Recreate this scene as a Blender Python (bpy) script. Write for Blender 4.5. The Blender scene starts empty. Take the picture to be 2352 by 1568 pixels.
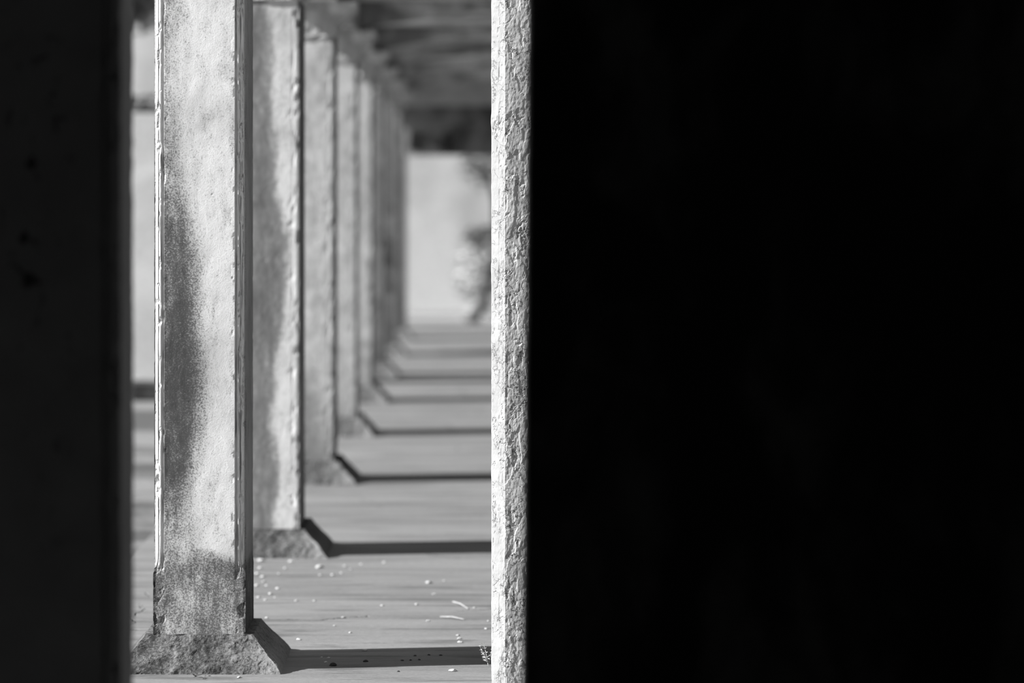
import bpy, bmesh, math, random
from mathutils import Vector, noise, Matrix

# ------------------------------------------------------------------ camera, world, sun, exposure
scene = bpy.context.scene
F, VX, VY, H = 7450.0, 1088.0, 430.0, 1.4          # focal length in px, vanishing point of the gallery, eye height
cam_d = bpy.data.cameras.new('camera')
cam = bpy.data.objects.new('camera', cam_d)
scene.collection.objects.link(cam)
scene.camera = cam
cam.location = (0, 0, H)
cam.rotation_euler = (math.radians(90), 0, 0)
cam_d.sensor_fit = 'HORIZONTAL'
cam_d.sensor_width = 36.0
cam_d.lens = F / 2352 * 36
cam_d.shift_x = (1176 - VX) / 2352
cam_d.shift_y = -(784 - VY) / 2352
cam_d.clip_end = 300
cam_d.dof.use_dof = True
cam_d.dof.focus_distance = 9.25
cam_d.dof.aperture_fstop = 2.1

world = bpy.data.worlds.new('sky'); scene.world = world
world.use_nodes = True
wn = world.node_tree
bg = wn.nodes['Background']
bg.inputs[0].default_value = (0.8, 0.8, 0.8, 1)
bg.inputs[1].default_value = 0.8

ELEV, AZ = math.radians(33), math.radians(8.5)
sd = Vector((math.cos(ELEV) * math.cos(AZ), math.cos(ELEV) * math.sin(AZ), -math.sin(ELEV)))
sun_d = bpy.data.lights.new('sun', 'SUN')
sun_d.energy = 11.5
sun_d.angle = math.radians(0.6)
sun = bpy.data.objects.new('sun', sun_d)
scene.collection.objects.link(sun)
sun.location = (-20, -6, 15)
sun.rotation_euler = sd.to_track_quat('-Z', 'Y').to_euler()

vs = scene.view_settings
vs.view_transform = 'Standard'
vs.look = 'None'
vs.exposure = 0.12
vs.gamma = 1.0
vs.use_curve_mapping = False

# ------------------------------------------------------------------ helpers
COL = scene.collection

def fl(px, py):
    """floor point seen at a pixel of the photograph"""
    y = F * H / (py - VY)
    return ((px - VX) / F * y, y)

def link(name, me, mat=None, parent=None):
    o = bpy.data.objects.new(name, me)
    COL.objects.link(o)
    if mat: me.materials.append(mat)
    if parent: o.parent = parent
    return o

def empty(name, loc):
    o = bpy.data.objects.new(name, None)
    COL.objects.link(o)
    o.location = loc
    o.empty_display_size = 0.1
    return o

def tag(o, label=None, cat=None, group=None, kind=None):
    if label: o['label'] = label
    if cat: o['category'] = cat
    if group: o['group'] = group
    if kind: o['kind'] = kind
    return o

def from_bm(name, bm, mat, parent=None, smooth=False):
    me = bpy.data.meshes.new(name)
    bmesh.ops.recalc_face_normals(bm, faces=bm.faces)
    bm.to_mesh(me); bm.free()
    if smooth:
        for p in me.polygons: p.use_smooth = True
    return link(name, me, mat, parent)

def add_box(bm, x0, x1, y0, y1, z0, z1, bevel=0.0):
    vs_ = [bm.verts.new((x, y, z)) for x in (x0, x1) for y in (y0, y1) for z in (z0, z1)]
    idx = [(0, 1, 3, 2), (4, 6, 7, 5), (0, 4, 5, 1), (2, 3, 7, 6), (0, 2, 6, 4), (1, 5, 7, 3)]
    fs = [bm.faces.new([vs_[i] for i in f]) for f in idx]
    if bevel:
        es = list({e for f in fs for e in f.edges})
        bmesh.ops.bevel(bm, geom=es, offset=bevel, segments=2, affect='EDGES')

def box(name, x0, x1, y0, y1, z0, z1, mat, parent=None, bevel=0.0):
    bm = bmesh.new()
    add_box(bm, x0, x1, y0, y1, z0, z1, bevel)
    return from_bm(name, bm, mat, parent)

def fbm(p, s, o=4):
    return noise.fractal(Vector(p) * s, 1.0, 2.0, o)

def smooth01(a, b, x):
    t = max(0.0, min(1.0, (x - a) / (b - a)))
    return t * t * (3 - 2 * t)

# ---- node helpers
class NT:
    def __init__(s, name):
        s.mat = bpy.data.materials.new(name); s.mat.use_nodes = True
        s.t = s.mat.node_tree
        s.bsdf = s.t.nodes['Principled BSDF']
        s.bsdf.inputs['Specular IOR Level'].default_value = 0.15
        s.bsdf.inputs['Roughness'].default_value = 0.9
        tc = s.t.nodes.new('ShaderNodeTexCoord')
        s.obj = tc.outputs['Object']
        sp = s.t.nodes.new('ShaderNodeSeparateXYZ'); s.t.links.new(s.obj, sp.inputs[0])
        s.x, s.y, s.z = sp.outputs
    def put(s, sock, v):
        if v is None: return
        if isinstance(v, (int, float)):
            sock.default_value = v
        elif isinstance(v, tuple):
            sock.default_value = v
        else: s.t.links.new(v, sock)
    def m(s, op, a, b=None, c=None, clamp=False):
        n = s.t.nodes.new('ShaderNodeMath'); n.operation = op; n.use_clamp = clamp
        for i, v in enumerate((a, b, c)): s.put(n.inputs[i], v)
        return n.outputs[0]
    def map(s, scale=(1, 1, 1), loc=(0, 0, 0), rnd=False):
        n = s.t.nodes.new('ShaderNodeMapping')
        s.t.links.new(s.obj, n.inputs[0])
        n.inputs['Scale'].default_value = scale
        n.inputs['Location'].default_value = loc
        out = n.outputs[0]
        if rnd:
            oi = s.t.nodes.new('ShaderNodeObjectInfo')
            cb = s.t.nodes.new('ShaderNodeVectorMath'); cb.operation = 'ADD'
            k = s.m('MULTIPLY', oi.outputs['Random'], 37.0)
            s.t.links.new(out, cb.inputs[0]); s.t.links.new(k, cb.inputs[1])
            out = cb.outputs[0]
        return out
    def noise(s, scale, detail=4, rough=0.55, vec=None, dist=0.0):
        n = s.t.nodes.new('ShaderNodeTexNoise')
        s.t.links.new(vec if vec is not None else s.obj, n.inputs['Vector'])
        n.inputs['Scale'].default_value = scale; n.inputs['Detail'].default_value = detail
        n.inputs['Roughness'].default_value = rough; n.inputs['Distortion'].default_value = dist
        return n.outputs['Fac']
    def vor(s, scale, vec=None, feature='DISTANCE_TO_EDGE'):
        n = s.t.nodes.new('ShaderNodeTexVoronoi'); n.feature = feature
        s.t.links.new(vec if vec is not None else s.obj, n.inputs['Vector'])
        n.inputs['Scale'].default_value = scale
        return n.outputs['Distance']
    def step(s, v, a, b):
        n = s.t.nodes.new('ShaderNodeMapRange'); n.interpolation_type = 'SMOOTHSTEP'
        s.put(n.inputs['Value'], v); s.put(n.inputs['From Min'], a); s.put(n.inputs['From Max'], b)
        return n.outputs['Result']
    def curve(s, v, stops):
        """piecewise value over v (stops are (pos 0..1, value 0..1))"""
        n = s.t.nodes.new('ShaderNodeValToRGB'); s.put(n.inputs[0], v)
        e = n.color_ramp.elements
        while len(e) < len(stops): e.new(0.5)
        for i, (p, q) in enumerate(stops):
            e[i].position = p; e[i].color = (q, q, q, 1)
        return s.m('MULTIPLY', n.outputs[0], 1.0)
    def mix(s, f, a, b):
        d = s.m('SUBTRACT', b, a)
        return s.m('MULTIPLY_ADD', f, d, a)
    def color(s, v):
        c = s.t.nodes.new('ShaderNodeCombineColor')
        for i in range(3): s.put(c.inputs[i], v)
        s.t.links.new(c.outputs[0], s.bsdf.inputs['Base Color'])
    def bump(s, h, dist, strength=1.0):
        b = s.t.nodes.new('ShaderNodeBump')
        b.inputs['Distance'].default_value = dist; b.inputs['Strength'].default_value = strength
        s.put(b.inputs['Height'], h)
        s.t.links.new(b.outputs[0], s.bsdf.inputs['Normal'])

def stained_plaster(name, light, dark, dens, edge, width=0.05, fine=190, rnd=False, bump=0.0012, speck=0.8, corner_tone=1.0, flank_shade=1.0, moulded=False):
    """weathered plaster: dens = stain density over height, edge = x where the stain ends over height (0.5 = centre)"""
    n = NT(name)
    base = n.map((1, 1, 1), rnd=rnd)
    tall = n.map((1, 1, 0.35), rnd=rnd)
    z = n.m('DIVIDE', n.z, 2.4)
    d = n.curve(z, dens)
    e = n.m('MULTIPLY_ADD', n.curve(z, edge), 0.4, -0.2)
    big = n.noise(9, 5, 0.6, tall)
    mid = n.noise(34, 4, 0.65, tall)
    wob = n.m('MULTIPLY_ADD', big, 0.16, -0.08)
    wob2 = n.m('MULTIPLY_ADD', mid, 0.08, -0.04)
    xx = n.m('ADD', n.m('ADD', n.x, wob), wob2)
    side = n.m('SUBTRACT', 1.0, n.step(n.m('SUBTRACT', xx, e), -2 * width, 1.6 * width))
    den = n.m('MULTIPLY', d, side)
    den = n.m('ADD', den, n.m('MULTIPLY_ADD', mid, 1.1, -0.55))
    den = n.m('ADD', den, n.m('MULTIPLY_ADD', big, 0.9, -0.45))
    f1 = n.noise(fine, 6, 0.78, base)
    t = n.m('MULTIPLY_ADD', den, -0.27, 0.615)
    spk = n.step(n.m('SUBTRACT', f1, t), -0.09, 0.13)
    soft = n.m('MULTIPLY', n.m('MAXIMUM', den, 0.0), 0.75, clamp=True)
    cloud = n.m('MULTIPLY_ADD', n.noise(2.6, 4, 0.6, n.map((1, 1, 1.2), (3, 1, 7), rnd)), 1.5, 0.22, clamp=True)
    c = n.mix(soft, light, light * 0.09)
    c = n.m('MULTIPLY', c, cloud)
    c = n.mix(n.m('MULTIPLY', spk, speck), c, dark)
    pit = n.step(n.vor(26, base, 'F1'), 0.15, 0.05)
    pit = n.m('MULTIPLY', pit, n.step(mid, 0.56, 0.62))
    c = n.mix(n.m('MULTIPLY', pit, 0.7), c, dark * 1.5)
    # moulded corners: grimy vertical runs, over a colour lowered to tame the sun
    cz = n.m('MULTIPLY', n.step(n.m('ABSOLUTE', n.x), 0.101, 0.105), n.step(n.z, 0.28, 0.34))
    run = n.step(n.noise(130, 3, 0.6, n.map((1, 1, 0.05), rnd=rnd)), 0.50, 0.62)
    g = n.m('MULTIPLY', n.mix(run, 0.62, 0.26), corner_tone)
    c = n.mix(n.m('MULTIPLY', n.step(n.m('ABSOLUTE', n.x), 0.124, 0.129), flank_shade), c, n.m('MULTIPLY', c, 0.34))  # side faces darkened in colour to stand for their shade
    cz = n.m('MULTIPLY', cz, 1.0 if moulded else 0.0)
    cz = n.m('MULTIPLY', cz, n.step(n.m('ABSOLUTE', n.x), 0.131, 0.127))
    c = n.mix(cz, c, n.m('MULTIPLY', g, n.m('MULTIPLY_ADD', mid, 0.5, 0.72)))
    n.color(c)
    h = n.m('ADD', n.m('MULTIPLY', f1, 0.8), n.m('MULTIPLY', n.noise(60, 5, 0.6, base), 0.25))
    h = n.m('SUBTRACT', h, n.m('MULTIPLY', pit, 1.2))
    n.bump(h, bump)
    return n.mat

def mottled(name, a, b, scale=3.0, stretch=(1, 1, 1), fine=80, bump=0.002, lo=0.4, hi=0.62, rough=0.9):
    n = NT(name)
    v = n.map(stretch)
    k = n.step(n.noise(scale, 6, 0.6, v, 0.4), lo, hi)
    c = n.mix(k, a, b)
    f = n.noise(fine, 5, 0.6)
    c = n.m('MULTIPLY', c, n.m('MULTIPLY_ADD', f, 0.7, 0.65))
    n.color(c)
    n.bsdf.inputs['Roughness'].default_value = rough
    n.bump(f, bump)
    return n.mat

# ------------------------------------------------------------------ materials
M = {}
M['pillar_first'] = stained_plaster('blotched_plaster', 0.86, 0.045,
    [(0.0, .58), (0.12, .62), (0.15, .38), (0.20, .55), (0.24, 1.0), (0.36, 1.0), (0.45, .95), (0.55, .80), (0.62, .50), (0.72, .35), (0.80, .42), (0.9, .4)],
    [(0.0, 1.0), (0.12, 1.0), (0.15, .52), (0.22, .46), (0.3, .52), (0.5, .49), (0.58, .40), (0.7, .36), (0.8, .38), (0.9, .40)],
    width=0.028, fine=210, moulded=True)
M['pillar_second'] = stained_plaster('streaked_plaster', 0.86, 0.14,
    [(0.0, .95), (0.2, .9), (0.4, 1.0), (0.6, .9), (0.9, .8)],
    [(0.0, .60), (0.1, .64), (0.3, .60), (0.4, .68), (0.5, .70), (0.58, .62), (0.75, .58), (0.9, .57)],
    width=0.014, fine=60, speck=0.45, corner_tone=1.5)
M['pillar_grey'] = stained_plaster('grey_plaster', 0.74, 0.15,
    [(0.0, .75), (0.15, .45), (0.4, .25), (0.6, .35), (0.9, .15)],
    [(0.0, 1.0), (1.0, 1.0)], width=0.1, fine=50, rnd=True, speck=0.4, corner_tone=1.1)
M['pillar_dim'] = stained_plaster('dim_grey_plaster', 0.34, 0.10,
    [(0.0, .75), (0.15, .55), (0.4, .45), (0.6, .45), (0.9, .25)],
    [(0.0, 1.0), (1.0, 1.0)], width=0.1, fine=50, rnd=True, speck=0.4, corner_tone=0.6)
M['pillar_dark'] = mottled('unlit_plaster', 0.30, 0.34, 14, (1, 1, .6), 60, 0.004, 0.3, 0.6)
M['plinth'] = stained_plaster('mossy_concrete', 0.24, 0.02,
    [(0.0, .6), (1.0, .6)], [(0.0, 1.0), (1.0, 1.0)], width=0.1, fine=120, bump=0.003, corner_tone=0.5, flank_shade=0.0)

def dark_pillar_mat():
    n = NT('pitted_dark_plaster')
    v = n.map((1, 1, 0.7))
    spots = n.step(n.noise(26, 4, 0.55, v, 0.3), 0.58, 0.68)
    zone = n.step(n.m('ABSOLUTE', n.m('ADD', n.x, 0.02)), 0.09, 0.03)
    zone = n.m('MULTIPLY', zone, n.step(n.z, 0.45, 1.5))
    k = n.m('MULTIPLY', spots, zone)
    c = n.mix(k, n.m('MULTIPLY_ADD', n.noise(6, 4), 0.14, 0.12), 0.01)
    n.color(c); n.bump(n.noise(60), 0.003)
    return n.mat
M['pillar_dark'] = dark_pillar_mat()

def floor_mat():
    n = NT('worn_stone_floor')
    st = n.map((0.55, 2.0, 1))
    big = n.noise(1.6, 6, 0.6, st, 0.6)
    streak = n.noise(5, 6, 0.62, n.map((0.35, 2.2, 1)), 0.5)
    c = n.mix(n.step(big, 0.35, 0.65), 0.13, 0.175)
    c = n.mix(n.m('MULTIPLY', n.step(streak, 0.50, 0.66), 0.75), c, 0.07)
    fine = n.noise(70, 5, 0.6, n.map((0.6, 1, 1)))
    c = n.m('MULTIPLY', c, n.m('MULTIPLY_ADD', fine, 0.5, 0.75))
    # fine wandering cracks and slab joints
    w = n.t.nodes.new('ShaderNodeVectorMath'); w.operation = 'ADD'
    nn = n.t.nodes.new('ShaderNodeTexNoise'); nn.inputs['Scale'].default_value = 6; nn.inputs['Detail'].default_value = 4
    n.t.links.new(n.obj, nn.inputs['Vector'])
    sc = n.t.nodes.new('ShaderNodeVectorMath'); sc.operation = 'SCALE'; sc.inputs[3].default_value = 0.12
    n.t.links.new(nn.outputs['Color'], sc.inputs[0])
    n.t.links.new(n.map((0.9, 0.5, 1)), w.inputs[0]); n.t.links.new(sc.outputs[0], w.inputs[1])
    cr = n.step(n.vor(1.1, w.outputs[0]), 0.0035, 0.0)
    cr = n.m('MULTIPLY', cr, n.step(n.noise(1.3, 2), 0.46, 0.54))
    c = n.mix(n.m('MULTIPLY', cr, 0.8), c, 0.03)
    n.color(c)
    n.bsdf.inputs['Roughness'].default_value = 0.75
    n.bsdf.inputs['Specular IOR Level'].default_value = 0.25
    h = n.m('ADD', n.m('MULTIPLY', fine, 0.35), n.m('MULTIPLY', streak, 0.25))
    h = n.m('SUBTRACT', h, cr)
    n.bump(h, 0.006)
    return n.mat
M['floor'] = floor_mat()
M['ceiling'] = mottled('stained_ceiling', 0.24, 0.88, 1.4, (1.0, 1.1, 1), 40, 0.002, 0.38, 0.62)
M['beam'] = mottled('stained_beam', 0.28, 0.80, 2.2, (1, 1, 1), 40, 0.002, 0.38, 0.62)
M['capital'] = mottled('worn_capital', 0.5, 0.85, 7, (1, 1, 1), 60, 0.004)
M['room'] = mottled('unlit_masonry', 0.50, 0.60, 5, (1, 1, 1), 40, 0.003)
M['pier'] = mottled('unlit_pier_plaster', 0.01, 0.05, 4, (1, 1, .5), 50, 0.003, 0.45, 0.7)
M['wall'] = mottled('bounce_cut_wall', 0.05, 0.08, 2, (1, 1, 1), 50, 0.003)
M['lintel'] = mottled('dark_lintel', 0.10, 0.30, 2.2, (1, 1, 1), 40, 0.004)
M['pale_wall'] = mottled('pale_stucco', 0.42, 0.62, 0.9, (1, 1, .7), 30, 0.003, 0.3, 0.6)
M['garden_wall'] = mottled('light_garden_wall', 0.55, 0.68, 1.0, (1, 1, 2), 30, 0.003)
M['kerb'] = mottled('mossy_kerb', 0.03, 0.09, 3, (1, 1, 1), 40, 0.003)
M['ground'] = mottled('bare_ground', 0.07, 0.17, 0.8, (0.4, 1.1, 1), 30, 0.01, 0.42, 0.58)
M['path'] = mottled('pale_path', 0.16, 0.30, 1.5, (0.3, 1.2, 1), 30, 0.01, 0.42, 0.58)
M['chip'] = mottled('pale_chip', 0.40, 0.55, 30, (1, 1, 1), 200, 0.0005)
M['pebble'] = mottled('dark_pebble', 0.02, 0.05, 30, (1, 1, 1), 200, 0.0005)
M['twig'] = mottled('pale_twig', 0.28, 0.34, 30, (1, 1, 1), 200, 0.0005)
M['leaf'] = mottled('leaf', 0.32, 0.5, 3, (1, 1, 1), 20, 0.001)
M['leaf_dark'] = mottled('dark_leaf', 0.10, 0.20, 3, (1, 1, 1), 20, 0.001)
M['fern'] = mottled('fern_leaf', 0.45, 0.6, 30, (1, 1, 1), 100, 0.001)
M['bark'] = mottled('bark', 0.05, 0.12, 6, (1, 1, .3), 50, 0.004)

def cracked_mat():
    n = NT('cracked_plaster')
    v = n.map((1, 1, 0.45))
    big = n.noise(22, 6, 0.65, v, 0.5)
    fine = n.noise(260, 5, 0.7, n.map((1, 1, 0.6)))
    w = n.t.nodes.new('ShaderNodeVectorMath'); w.operation = 'ADD'
    nn = n.t.nodes.new('ShaderNodeTexNoise'); nn.inputs['Scale'].default_value = 45; nn.inputs['Detail'].default_value = 5
    n.t.links.new(n.obj, nn.inputs['Vector'])
    sc = n.t.nodes.new('ShaderNodeVectorMath'); sc.operation = 'SCALE'; sc.inputs[3].default_value = 0.09
    n.t.links.new(nn.outputs['Color'], sc.inputs[0])
    n.t.links.new(n.map((1, 1, 0.40)), w.inputs[0]); n.t.links.new(sc.outputs[0], w.inputs[1])
    cr = n.step(n.vor(20, w.outputs[0]), 0.022, 0.004)
    cr = n.m('MULTIPLY', cr, n.step(n.noise(13, 3), 0.44, 0.52))
    c = n.mix(n.step(big, 0.42, 0.6), 0.50, 0.36)
    c = n.mix(n.step(n.x, 0.088, 0.084), c, n.m('MULTIPLY_ADD', n.noise(30, 4, 0.6, n.map((1, 1, .3))), 0.22, 0.20))  # chamfer and left side darker in colour so the sun does not clip
    c = n.mix(n.m('MULTIPLY', cr, n.m('MULTIPLY_ADD', n.step(n.x, 0.084, 0.088), 0.65, 0.35)), c, 0.02)
    c = n.mix(n.m('MULTIPLY', n.step(fine, 0.60, 0.72), 0.5), c, 0.15)
    n.color(c)
    h = n.m('ADD', n.m('MULTIPLY', fine, 0.8), n.m('MULTIPLY', big, 1.2))
    h = n.m('SUBTRACT', h, n.m('MULTIPLY', cr, 2.0))
    n.bump(h, 0.0013)
    return n.mat
M['cracked'] = cracked_mat()

# ------------------------------------------------------------------ pillar meshes
HALF = 0.134
CORNER = [(.032, 0), (.0305, .006), (.027, .008), (.0245, .0035), (.021, .002), (.0175, .0045), (.016, .009), (.0135, .0065), (.0095, .0095)]
CORNER_F = CORNER + [(v, u) for (u, v) in reversed(CORNER[:-1])]

def ring(half, t, nface):
    """closed outline, counter-clockwise from front-left; t = 1 moulded corners, 0 plain square"""
    pts = []
    k = len(CORNER_F)
    def side(fr, to):
        for i in range(1, nface):
            a = i / nface
            pts.append((fr[0] * (1 - a) + to[0] * a, fr[1] * (1 - a) + to[1] * a))
    dirs = [((-1, 0), (0, -1)), ((0, -1), (1, 0)), ((1, 0), (0, 1)), ((0, 1), (-1, 0))]
    corners = [(1, -1), (1, 1), (-1, 1), (-1, -1)]
    inward = [((-1, 0), (0, 1)), ((0, -1), (-1, 0)), ((1, 0), (0, -1)), ((0, 1), (1, 0))]
    cs = []
    for (cx, cy), (du, dv) in zip(corners, inward):
        c = []
        for i, (u, v) in enumerate(CORNER_F):
            mid = (k - 1) / 2
            su = CORNER_F[0][0] * max(0, (mid - i) / mid); sv = CORNER_F[0][0] * max(0, (i - mid) / mid)
            uu = su * (1 - t) + u * t; vv = sv * (1 - t) + v * t
            c.append((cx * half + du[0] * uu + dv[0] * vv, cy * half + du[1] * uu + dv[1] * vv))
        cs.append(c)
    for i in range(4):
        side(cs[i - 1][-1], cs[i][0])
        pts.extend(cs[i])
    return pts

def loft(name, rings, mat, parent=None, disp=None, smooth=False):
    bm = bmesh.new()
    prev = None
    for z, pts in rings:
        cur = []
        for x, y in pts:
            p = Vector((x, y, z))
            if disp: p = disp(p)
            cur.append(bm.verts.new(p))
        if prev:
            n = len(cur)
            for i in range(n):
                bm.faces.new((prev[i], prev[(i + 1) % n], cur[(i + 1) % n], cur[i]))
        else:
            bm.faces.new(list(reversed(cur)))
        prev = cur
    bm.faces.new(prev)
    me = bpy.data.meshes.new(name)
    bm.to_mesh(me); bm.free()
    if smooth:
        for p in me.polygons: p.use_smooth = True
    return link(name, me, mat, parent)

PL_TOP, CAP0, CAP1 = 0.104, 2.11, 2.28

def shaft_disp(amp, chip, seed):
    def f(p):
        x, y, z = p
        r = max(abs(x), abs(y))
        corner = smooth01(0.085, 0.134, min(abs(x), abs(y)))
        q = Vector((x * 1.0 + seed, y, z * 0.6))
        d = fbm(q, 14, 4) * amp
        c = fbm(Vector((x * 2 + seed * 3, y * 2, z)), 26, 4)
        d -= corner * max(0.0, c - 0.18) * chip
        s = (r + d) / r
        return Vector((x * s, y * s, z))
    return f

def shaft(name, mat, parent, dz, nface, amp, chip, seed, hy=0.175, mould=True):
    rings = []
    z = PL_TOP
    stop = 0.30
    while z < CAP0 - 1e-6:
        t = smooth01(stop - 0.03, stop + 0.03, z) * smooth01(CAP0 - 0.02, CAP0 - 0.08, z) * (1 if mould else 0.06)
        rings.append((z, ring(HALF, t, nface)))
        z += dz if (z > 0.38 or dz < 0.01) else min(dz, 0.012)
    rings.append((CAP0, ring(HALF, 0, nface)))
    sd_ = shaft_disp(amp, chip, seed)
    def f(p):
        q = sd_(p)
        k = hy - HALF
        q.y += k * max(-1.0, min(1.0, q.y / 0.1))
        return q
    return loft(name, rings, mat, parent, f)

def plain_ring(hx, n):
    pts = []
    for a, b in (((-1, -1), (1, -1)), ((1, -1), (1, 1)), ((1, 1), (-1, 1)), ((-1, 1), (-1, -1))):
        for i in range(n):
            k = i / n
            pts.append(((a[0] * (1 - k) + b[0] * k) * hx, (a[1] * (1 - k) + b[1] * k) * hx))
    return pts

def plinth(name, mat, parent, n, nz, amp, seed, hy=0.26):
    rings = []
    for i in range(nz + 1):
        k = i / nz
        h = 0.242 + (0.158 - 0.242) * smooth01(0.0, 1.0, k) * 0.35 + (0.158 - 0.242) * k * 0.65
        rings.append((k * PL_TOP, plain_ring(h, n)))
    def f(p):
        x, y, z = p
        front = 1.0 if (y < -0.1 and abs(x) < abs(y) + 0.02) else 0.25
        q = Vector((x + seed, y, z))
        d = (fbm(q, 30, 5) * 0.9 + fbm(q, 9, 3) * 0.8) * amp * front
        e = smooth01(0, 0.02, z)
        r = max(abs(x), abs(y))
        s = (r + d - amp * 0.3 * front) / r
        return Vector((x * s, y * s + (hy - .242) * max(-1.0, min(1.0, y / 0.15)), z + abs(d) * 0.4 * e * (1 if z < PL_TOP - .002 else -0.5)))
    return loft(name, rings, mat, parent, f)

def capital(name, mat, parent, seed, hy=0.175):
    """bracket capital flaring along x only"""
    rings = []
    for z, h in ((CAP0, .138), (CAP0 + .02, .150), (CAP0 + .035, .151), (CAP0 + .05, .140), (CAP0 + .08, .165), (CAP0 + .12, .215), (CAP0 + .14, .240), (CAP1 - .001, .244)):
        rings.append((z, [(x, y / h * (hy + .006)) for x, y in plain_ring(h, 10)]))
    def f(p):
        x, y, z = p
        d = fbm(Vector((x + seed, y, z)), 14, 4) * 0.008
        r = max(abs(x), abs(y))
        if z > CAP1 - .01 or z < CAP0 + .001: d = min(d, 0)
        s = (r + d) / r
        return Vector((x * s, y * s, z))
    return loft(name, rings, mat, parent, f)

PX = -0.796
def pillar(yc, seed, smat, pmat, fine, label, grp='pillars of the gallery row'):
    r = empty('gallery_pillar', (PX, yc, 0))
    tag(r, label, 'pillar', grp)
    if fine:
        plinth('plinth', pmat, r, 130, 30, 0.0055, seed)
        shaft('shaft', smat, r, 0.004, 40, 0.0006, 0.012, seed)
        capital('capital', M['capital'], r, seed)
    else:
        plinth('plinth', pmat, r, 30, 8, 0.008, seed, 0.29)
        shaft('shaft', smat, r, 0.02, 12, 0.0006, 0.012, seed, 0.205, False)
        capital('capital', M['capital'], r, seed, 0.205)
    return r

# ------------------------------------------------------------------ setting
FRONT = [9.325, 12.23, 15.27, 18.20, 21.05, 23.93, 26.83, 29.70]
CEN = [f + (0.26 if i == 0 else 0.29) for i, f in enumerate(FRONT)]

def grid_plane(name, x0, x1, y0, y1, z, mat, th=0.1):
    return tag(box(name, x0, x1, y0, y1, z - th, z, mat), kind='structure')

grid_plane('floor', -1.30, 1.5, 6.6, 34.0, 0.0, M['floor'])
tag(box('ground', -40, -1.301, 6.6, 60, -0.15, -0.012, M['ground']), kind='structure')
tag(box('ground_beyond', -1.30, 30, 34.001, 60, -0.15, -0.012, M['path']), kind='structure')
tag(box('unseen_wall_right', 1.5, 1.8, 6.6, 34.0, -0.1, 2.6, M['wall']), kind='structure')  # out-of-view wall, kept close and dark to cut bounce on pillar sides
tag(box('ceiling', -0.95, 1.499, 9.35, 32.0, 2.451, 2.60, M['ceiling']), kind='structure')

# unseen room shell around the camera, added to keep near pillar and pier dark
RY = 6.05
tag(box('unseen_room_floor', -4.0, 4.0, -2.5, 6.599, -0.1, 0.0, M['room']), kind='structure')
tag(box('unseen_room_ceiling', -4.0, 4.0, -2.5, 6.35, 2.451, 2.60, M['room']), kind='structure')
tag(box('unseen_room_left', -4.2, -4.001, -2.5, 6.599, -0.1, 2.6, M['room']), kind='structure')
tag(box('unseen_room_right', 4.001, 4.2, -2.5, 6.599, -0.1, 2.6, M['room']), kind='structure')
tag(box('unseen_room_back', -4.0, 4.0, -2.7, -2.501, -0.1, 2.6, M['room']), kind='structure')
tag(box('unseen_room_front', -4.0, -2.5, RY + .02, RY + .26, 0.0, 2.45, M['room']), kind='structure')
tag(box('unseen_room_trim_1', -3.999, 2.2, RY + .02, RY + .26, 2.2801, 2.45, M['room']), kind='structure')

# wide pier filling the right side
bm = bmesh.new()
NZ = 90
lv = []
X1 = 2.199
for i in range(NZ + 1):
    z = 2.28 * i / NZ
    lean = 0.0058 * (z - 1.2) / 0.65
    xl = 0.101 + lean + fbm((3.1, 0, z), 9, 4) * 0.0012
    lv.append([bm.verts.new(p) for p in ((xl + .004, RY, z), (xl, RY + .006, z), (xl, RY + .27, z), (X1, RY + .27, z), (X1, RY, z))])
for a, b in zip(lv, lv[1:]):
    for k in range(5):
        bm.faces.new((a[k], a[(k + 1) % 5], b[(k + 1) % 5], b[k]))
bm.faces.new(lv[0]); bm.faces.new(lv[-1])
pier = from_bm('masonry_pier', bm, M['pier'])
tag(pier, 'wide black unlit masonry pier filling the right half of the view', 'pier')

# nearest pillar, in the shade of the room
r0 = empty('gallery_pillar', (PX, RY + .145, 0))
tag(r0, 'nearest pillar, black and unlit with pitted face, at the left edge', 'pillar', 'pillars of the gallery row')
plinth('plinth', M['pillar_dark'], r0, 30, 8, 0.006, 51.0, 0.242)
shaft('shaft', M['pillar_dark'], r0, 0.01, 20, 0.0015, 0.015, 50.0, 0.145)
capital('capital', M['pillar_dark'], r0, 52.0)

# ------------------------------------------------------------------ lit pillars of the row
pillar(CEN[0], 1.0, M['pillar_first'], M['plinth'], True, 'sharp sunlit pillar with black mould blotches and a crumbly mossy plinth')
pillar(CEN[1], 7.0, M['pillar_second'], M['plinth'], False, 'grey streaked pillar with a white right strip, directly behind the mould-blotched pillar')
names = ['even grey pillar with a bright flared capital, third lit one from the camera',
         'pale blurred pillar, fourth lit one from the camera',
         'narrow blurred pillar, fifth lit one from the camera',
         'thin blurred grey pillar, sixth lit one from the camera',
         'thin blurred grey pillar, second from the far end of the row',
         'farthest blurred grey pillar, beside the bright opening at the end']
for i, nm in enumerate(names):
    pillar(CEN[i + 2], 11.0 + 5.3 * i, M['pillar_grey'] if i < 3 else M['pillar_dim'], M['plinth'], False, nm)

# long lintel on the row and arched cross beams
tag(box('longitudinal_beam', PX - .15, PX + .15, 9.35, 32.0, CAP1, 2.45, M['beam']), 'long stained beam running along the pillar tops under the ceiling', 'beam')

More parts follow.
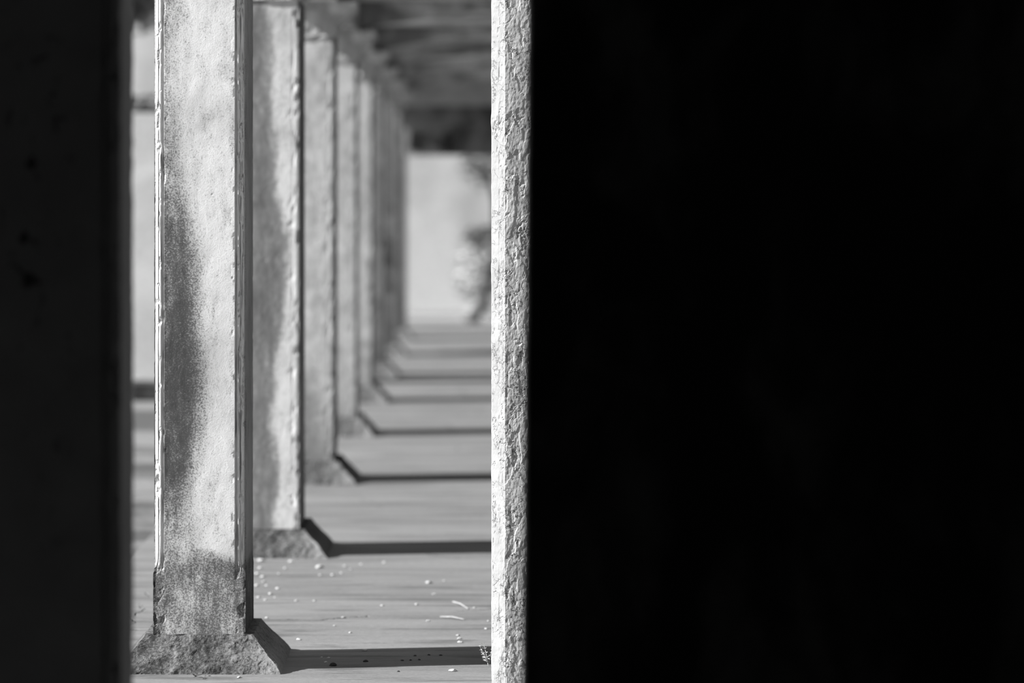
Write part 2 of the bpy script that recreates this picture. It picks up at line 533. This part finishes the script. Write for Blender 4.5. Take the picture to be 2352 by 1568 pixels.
def cross_beam(yc, seed, label):
    bm = bmesh.new()
    x0, x1 = PX + .151, 1.499
    n = 24
    w = 0.13
    rows = []
    for i in range(n + 1):
        k = i / n
        x = x0 + (x1 - x0) * k
        zb = 2.30 + 0.11 * (1 - abs(2 * k - 1) ** 2.2) + fbm((x + seed, yc, 0), 4, 3) * 0.012
        rows.append([bm.verts.new(p) for p in ((x, yc - w, zb), (x, yc + w, zb), (x, yc + w, 2.45), (x, yc - w, 2.45))])
    for a, b in zip(rows, rows[1:]):
        for k in range(4):
            bm.faces.new((a[k], a[(k + 1) % 4], b[(k + 1) % 4], b[k]))
    bm.faces.new(rows[0]); bm.faces.new(rows[-1])
    o = from_bm('cross_beam', bm, M['beam'])
    tag(o, label, 'beam', 'arched cross beams under the ceiling')
ords = ['first', 'second', 'third', 'fourth', 'fifth', 'sixth', 'seventh', 'farthest']
for i, yc in enumerate(CEN):
    if i < 2: continue
    cross_beam(yc, i * 3.3, 'arched beam under the ceiling springing from the %s lit pillar' % ords[i])

# cracked jamb at the right
JY, JX = 9.02, 0.051
def jamb():
    bm = bmesh.new()
    # outline of the visible corner, finely sampled
    def outline():
        pts = []
        # back of left side to the front corner, chamfer, front face
        for i in range(14): pts.append((JX, JY + 0.034 + 0.26 * (1 - i / 14)))
        for i in range(16):
            a = i / 16
            pts.append((JX + 0.036 * a, JY + 0.034 - 0.034 * a))
        for i in range(46):
            a = i / 46
            pts.append((JX + 0.036 + 0.115 * a, JY))
        pts.append((JX + 0.40, JY)); pts.append((JX + 0.40, JY + 0.294))
        return pts
    base = outline(); n = len(base)
    prev = None
    z = 0.0
    dz = 0.0026
    while True:
        zz = min(z, 2.45)
        if zz > 2.02: dzz = 0.03
        elif zz < 0.0: dzz = 0.02
        else: dzz = dz
        cur = []
        for i, (x, y) in enumerate(base):
            p = Vector((x, y, zz))
            if 0 < i < n - 2:
                on_left = i <= 22
                q = Vector((x, y, zz * 0.55))
                a = fbm(q, 38, 5)
                flake = smooth01(0.05, 0.12, fbm(Vector((x * 1.2 + 9, y, zz * 0.45)), 30, 3))   # shed layer
                v = noise.voronoi(Vector((x + 0.035 * fbm(q, 22, 4), y + 4.2, zz * 0.33 + 0.05 * fbm(q + Vector((7, 0, 0)), 25, 4))) * 15)[0]
                crack = 1 - smooth01(0.0, 0.045, v[1] - v[0])
                crack *= smooth01(0.02, 0.15, fbm(Vector((x, y + 3, zz * .7)), 12, 3))
                d = a * 0.0007 + fbm(q, 150, 3) * 0.0006 - flake * 0.0012 - crack * 0.0022
                if on_left:
                    d = a * 0.0008 + fbm(Vector((1, 5, zz)), 16, 4) * 0.0020 - crack * 0.0020
                if i < 14: nrm = Vector((-1, 0, 0))
                elif i < 30: nrm = Vector((-0.7, -0.7, 0))
                else: nrm = Vector((0, -1, 0))
                p += nrm * d
            cur.append(bm.verts.new(p))
        if prev:
            for i in range(n):
                bm.faces.new((prev[i], prev[(i + 1) % n], cur[(i + 1) % n], cur[i]))
        prev = cur
        if zz >= 2.45: break
        z = zz + dzz
    o = from_bm('door_jamb', bm, M['cracked'])
    tag(o, 'pale jamb of cracked flaking plaster, lit beside the black pier', 'jamb')
jamb()

# ------------------------------------------------------------------ far end of the gallery
EY = 31.7
lint = empty('end_lintel', (0, EY, 0))
tag(lint, 'dark lintel with two black openings across the far end of the gallery', 'lintel')
def lbox(name, x0, x1, z0, z1, m=M['lintel'], y0=0.0, y1=0.3):
    return box(name, x0, x1, y0, y1, z0, z1, m, lint)
bm = bmesh.new()
k = EY / F
wx = lambda p: (p - VX) * k
wz = lambda p: H + (VY - p) * k
segs = [(-1.02, wx(941)), (wx(980), wx(1020)), (wx(1038), 1.499)]
add_box(bm, -1.02, 1.499, 0, .3, wz(303), 2.45)
for a, b in segs: add_box(bm, a, b, 0, .3, wz(346), wz(303) - 1e-4)
add_box(bm, -1.02, 1.499, 0, .3, wz(356), wz(346) - 1e-4)
from_bm('lintel_panel', bm, M['lintel'], lint)
for a, b in ((wx(941), wx(980)), (wx(1020), wx(1038))):
    box('opening', a, b, .2, .28, wz(346), wz(303) - 1e-4, M['room'], lint)
box('soffit_board', -1.0, 1.49, -0.5, -0.001, 2.20, 2.449, M['room'], lint)
tag(box('door_pier', -1.02, -0.66, EY, EY + .3, 0, wz(356) - 1e-3, M['pillar_grey']), 'blurred grey end pier under the left end of the dark lintel', 'pier')

tag(box('garden_wall', -9, 0.2, 37.0, 37.4, -0.012, 3.6, M['pale_wall']), 'bright pale wall standing beyond the far end of the gallery', 'wall')
tag(box('boundary_wall', -16, -2.12, 23.0, 23.3, -0.012, 1.93, M['garden_wall']), 'light grey boundary wall outside, seen in the slit left of the sharp pillar', 'wall')
tag(box('kerb', -16, -1.95, 21.4, 21.9, -0.012, 0.10, M['kerb'], bevel=0.01), 'low dark mossy kerb at the foot of the light boundary wall', 'kerb')

# ------------------------------------------------------------------ plants
def leaf_cloud(name, mat, parent, c, rad, n, size, seed):
    rnd = random.Random(seed)
    bm = bmesh.new()
    for i in range(n):
        while True:
            p = Vector((rnd.uniform(-1, 1), rnd.uniform(-1, 1), rnd.uniform(-1, 1)))
            if p.length < 1 and p.length > 0.25: break
        q = Vector((p.x * rad[0], p.y * rad[1], p.z * rad[2])) * (1 + 0.35 * fbm(p, 1.6, 3)) + Vector(c)
        R = Matrix.Rotation(rnd.uniform(0, 6.28), 3, 'Z') @ Matrix.Rotation(rnd.uniform(-1.3, 1.3), 3, 'X')
        s = size * rnd.uniform(.6, 1.3)
        pts = [(-.5, 0, 0), (-.1, -.25, .05), (.5, 0, -.05), (-.1, .25, .05)]
        bm.faces.new([bm.verts.new(q + R @ (Vector(t) * s)) for t in pts])
    me = bpy.data.meshes.new(name); bm.to_mesh(me); bm.free()
    return link(name, me, mat, parent)

def tube(bm, pts, rads, seg=8):
    prev = None
    for i, (p, r) in enumerate(zip(pts, rads)):
        p = Vector(p)
        d = (Vector(pts[min(i + 1, len(pts) - 1)]) - Vector(pts[max(i - 1, 0)])).normalized()
        a = d.cross(Vector((0, 1, 0.1))).normalized(); b = d.cross(a)
        cur = [bm.verts.new(p + (a * math.cos(t) + b * math.sin(t)) * r) for t in [2 * math.pi * j / seg for j in range(seg)]]
        if prev:
            for j in range(seg): bm.faces.new((prev[j], prev[(j + 1) % seg], cur[(j + 1) % seg], cur[j]))
        else: bm.faces.new(cur)
        prev = cur
    bm.faces.new(prev)

# leaning tree beyond the far end, right
t = empty('leaning_tree', (0.0, 33.6, -0.012))
tag(t, 'dark leaning tree with mottled foliage right of the bright pale wall', 'tree')
bm = bmesh.new()
tube(bm, [(-.03, 0, 0), (.04, 0, .12), (.12, 0, .30), (.19, 0, .5), (.24, 0, .8), (.22, 0, 1.3), (.1, 0, 1.7)], [.09, .05, .045, .045, .04, .035, .02], 10)
from_bm('trunk', bm, M['bark'], t, True)
leaf_cloud('foliage', M['leaf'], t, (.10, 0, 1.64), (.25, .3, .22), 330, .09, 3)
leaf_cloud('foliage', M['leaf'], t, (.16, .1, .88), (.24, .3, .15), 300, .09, 4)
t = empty('garden_bush', (0.12, 35.6, -0.012))
tag(t, 'grey leafy bush behind the leaning tree at the end of the gallery', 'bush')
bm = bmesh.new(); tube(bm, [(0, 0, 0), (0.02, 0, .3), (0, 0, .6)], [.05, .04, .03]); from_bm('stem', bm, M['bark'], t, True)
leaf_cloud('foliage', M['leaf'], t, (0, 0, .45), (.34, .4, .42), 800, .10, 5)

# trees over the boundary wall, left
def tree(x, y, h, c, rad, mat, seed, label, n=1500, size=.2):
    t = empty('garden_tree', (x, y, -0.012))
    tag(t, label, 'tree', 'trees over the boundary wall')
    bm = bmesh.new(); tube(bm, [(0, 0, 0), (.05, 0, h * .5), (0, 0, h)], [.12, .09, .05]); from_bm('trunk', bm, M['bark'], t, True)
    leaf_cloud('foliage', mat, t, c, rad, n, size, seed)
tree(-4.4, 33, 3.0, (1.0, 0, 3.42), (1.1, .8, .40), M['leaf_dark'], 11, 'dark high leafy crown at the top of the slit left of the sharp pillar')
tree(-3.2, 27, 1.9, (.45, 0, 2.06), (.6, .4, .10), M['leaf_dark'], 12, 'low dark leafy crown just above the light boundary wall', 1100, .12)

# small fern at the foot of the jamb
fx, fy = fl(1122, 1528)
fern = empty('small_fern', (fx, fy, 0))
tag(fern, 'tiny pale fern growing on the floor at the foot of the cracked jamb', 'plant')
rnd = random.Random(5)
for s in range(5):
    ang = math.radians([200, 165, 120, 230, 60][s])
    L = [.035, .05, .055, .03, .04][s]
    top = Vector((math.cos(ang) * L * .55, math.sin(ang) * L * .4, L * 1.15))
    bm = bmesh.new()
    tube(bm, [(0, 0, 0), top * .5 + Vector((0, 0, .006)), top], [.0009, .0008, .0005], 5)
    st = from_bm('stem', bm, M['fern'], fern)
    for j in range(4):
        b = top * (0.35 + .2 * j)
        bm = bmesh.new()
        for sg in (-1, 1):
            a2 = ang + sg * 1.0
            d = Vector((math.cos(a2), math.sin(a2), .25)).normalized() * .013 * (1.1 - .15 * j)
            w = Vector((-d.y, d.x, 0)).normalized() * .0035
            up = Vector((0, 0, .0012))
            vv = [bm.verts.new(b + q) for q in (Vector((0, 0, 0)), d * .5 + w + up, d, d * .5 - w + up)]
            bm.faces.new(vv)
        me = bpy.data.meshes.new('leaflet'); bm.to_mesh(me); bm.free()
        link('leaflet', me, M['fern'], st)

# ------------------------------------------------------------------ crumbs, chips, pebbles, twigs on the floor
def chip_mesh(name, seed, mat):
    rnd = random.Random(seed)
    bm = bmesh.new()
    bmesh.ops.create_icosphere(bm, subdivisions=2, radius=1.0)
    for v in bm.verts:
        k = 1 + .35 * fbm(v.co + Vector((seed, 0, 0)), 1.3, 3)
        v.co = Vector((v.co.x * k, v.co.y * k * .75, max(v.co.z, -.3) * .45 * k + .1))
    zm = min(v.co.z for v in bm.verts)
    for v in bm.verts: v.co.z -= zm
    me = bpy.data.meshes.new(name); bm.to_mesh(me); bm.free()
    me.materials.append(mat)
    return me
CH = [chip_mesh('plaster_chip', s, M['chip']) for s in (1, 2, 3)]
PB = chip_mesh('dark_pebble', 9, M['pebble'])
rnd = random.Random(77)
def scatter(name, me, px, py, r, label, cat, group):
    x, y = fl(px, py)
    o = bpy.data.objects.new(name, me); COL.objects.link(o)
    o.location = (x, y, 0); o.scale = (r * 1.3, r * 1.3, r * 1.3)
    o.rotation_euler = (0, 0, rnd.uniform(0, 6.28))
    tag(o, label, cat, group)
CHIPS = [
    (697, 1277, .009, 'pale plaster chip at the near corner of the second lit pillar plinth'),
    (736, 1321, .006, 'small pale chip just in front of the larger chip below the second shadow'),
    (764, 1321, .007, 'small pale chip right of the larger chip below the second shadow'),
    (784, 1316, .005, 'tiny pale chip in a close trio below the left end of the second shadow'),
    (793, 1300, .006, 'pale chip of the close trio, nearest to the second shadow'),
    (806, 1308, .005, 'pale chip at the right end of the close trio below the second shadow'),
    (882, 1292, .006, 'lone pale chip touching the near edge of the second shadow, rightmost there'),
    (829, 1296, .005, 'pale chip by the near edge of the second shadow, between trio and lone chip'),
    (1020, 1334, .005, 'faint small chip right of the larger chip mid floor'),
    (997, 1365, .006, 'small chip below the larger chip mid floor'),
    (680, 1380, .006, 'pale chip on open floor right of the crumb heap, left of two at one level'),
    (722, 1380, .005, 'pale chip on open floor right of the crumb heap, right of two at one level'),
    (956, 1388, .006, 'small chip on the dark streak across the middle of the sunlit floor'),
    (878, 1391, .005, 'faint chip left of centre on the dark streak of the sunlit floor'),
    (1090, 1396, .005, 'faint chip near the jamb, right of the farther pale twig'),
    (612, 1419, .005, 'pale chip just behind the sloped plinth side of the sharp pillar'),
    (788, 1418, .005, 'pale chip on open floor, farther of the three in a diagonal line'),
    (983, 1426, .006, 'pale chip at the left end of the nearer pale twig'),
    (768, 1437, .004, 'tiny pale chip, middle of the three in a diagonal line'),
    (804, 1453, .005, 'pale chip with small shadow, nearest of the three in a diagonal line'),
    (686, 1469, .007, 'bright pale chip close above the left end of the frontmost shadow'),
    (1122, 1426, .004, 'tiny pale chip against the jamb at the right end of the nearer twig'),
    (1116, 1444, .005, 'tiny pale chip by the jamb above the small fern')]
for px, py, r, lb in CHIPS:
    scatter('plaster_chip', rnd.choice(CH), px, py, r, lb, 'plaster chip', 'plaster chips on the sunlit floor')
lab_cl = 'bright plaster crumb in the heap right of the sharp pillar, behind its plinth'
for px, py, r in [(599, 1288, .011), (597, 1305, .008), (603, 1325, .007), (612, 1345, .006), (637, 1352, .007), (621, 1364, .007), (594, 1372, .006),
                  (606, 1336, .006), (590, 1345, .008), (592, 1318, .008), (632, 1372, .004), (609, 1378, .005), (655, 1305, .006), (641, 1318, .005), (668, 1290, .008)]:
    scatter('plaster_crumb', rnd.choice(CH), px, py, r, lab_cl, 'plaster crumb', 'plaster crumbs beside the sharp pillar')
scatter('plaster_chip', CH[0], 733, 1303, .013, 'larger pale plaster chip just in front of the second pillar shadow', 'plaster chip', 'plaster chips on the sunlit floor')
scatter('plaster_chip', CH[1], 985, 1339, .010, 'larger pale plaster chip in the middle of the sunlit floor, nearest the jamb side', 'plaster chip', 'plaster chips on the sunlit floor')
scatter('plaster_chip', CH[2], 1040, 1541, .009, 'pale plaster chip on the near edge of the frontmost floor shadow', 'plaster chip', 'plaster chips on the sunlit floor')
scatter('plaster_chip', CH[2], 549, 1556, .006, 'pale plaster chip on the floor just in front of the mossy plinth', 'plaster chip', 'plaster chips on the sunlit floor')
for px, py, r, w in [(1052, 1459, .005, 'farthest'), (1055, 1467, .006, 'middle'), (1056, 1475, .007, 'nearest')]:
    scatter('plaster_chip', rnd.choice(CH), px, py, r, w + ' pale chip of the short trail along the floor crack near the jamb', 'plaster chip', 'plaster chips on the floor crack')
for px, py, r, w in [(838, 1494, .007, 'pale chip in the frontmost floor shadow, largest and closest to its far edge'), (755, 1511, .005, 'pale chip in the frontmost floor shadow, right of the side-by-side pair'),
                  (739, 1510, .004, 'pale chip in the frontmost floor shadow, left of the side-by-side pair'), (748, 1521, .005, 'pale chip in the frontmost floor shadow, just below the side-by-side pair')]:
    scatter('plaster_chip', rnd.choice(CH), px, py, r, w, 'plaster chip', 'plaster chips in the frontmost shadow')
for px, py, r, w in [(765, 1528, .011, 'largest black pebble, left in the frontmost floor shadow'), (840, 1519, .007, 'second largest black pebble, below the pale chip in the frontmost shadow'),
                  (924, 1517, .004, 'tiny black pebble, leftmost of the scattered tiny ones in the frontmost shadow'), (985, 1504, .004, 'tiny black pebble at the far edge of the frontmost shadow, left of its like'),
                  (1012, 1505, .004, 'tiny black pebble in the frontmost shadow, rightmost of all'), (953, 1506, .004, 'tiny black pebble in the frontmost shadow, above the close pair'),
                  (963, 1515, .004, 'tiny black pebble in the frontmost shadow, right of the close pair'), (943, 1516, .004, 'tiny black pebble in the frontmost shadow, left of the close pair'),
                  (915, 1542, .004, 'tiny black pebble on the near edge of the frontmost floor shadow')]:
    scatter('dark_pebble', PB, px, py, r, w, 'pebble', 'black pebbles in the frontmost shadow')
def twig(a, b, label):
    xa, ya = fl(*a); xb, yb = fl(*b)
    bm = bmesh.new()
    L = Vector((xb - xa, yb - ya, 0))
    tube(bm, [(0, 0, .003), L * .5 + Vector((0, 0, .007)), L + Vector((0, 0, .003))], [.002, .0025, .0015], 6)
    o = from_bm('twig', bm, M['twig']); o.location = (xa, ya, 0)
    tag(o, label, 'twig', 'pale twigs on the sunlit floor')
twig((1040, 1383), (1075, 1399), 'pale twig on the sunlit floor near the jamb, farther of two')
twig((1011, 1418), (1066, 1424), 'pale twig on the sunlit floor near the jamb, nearer of two')
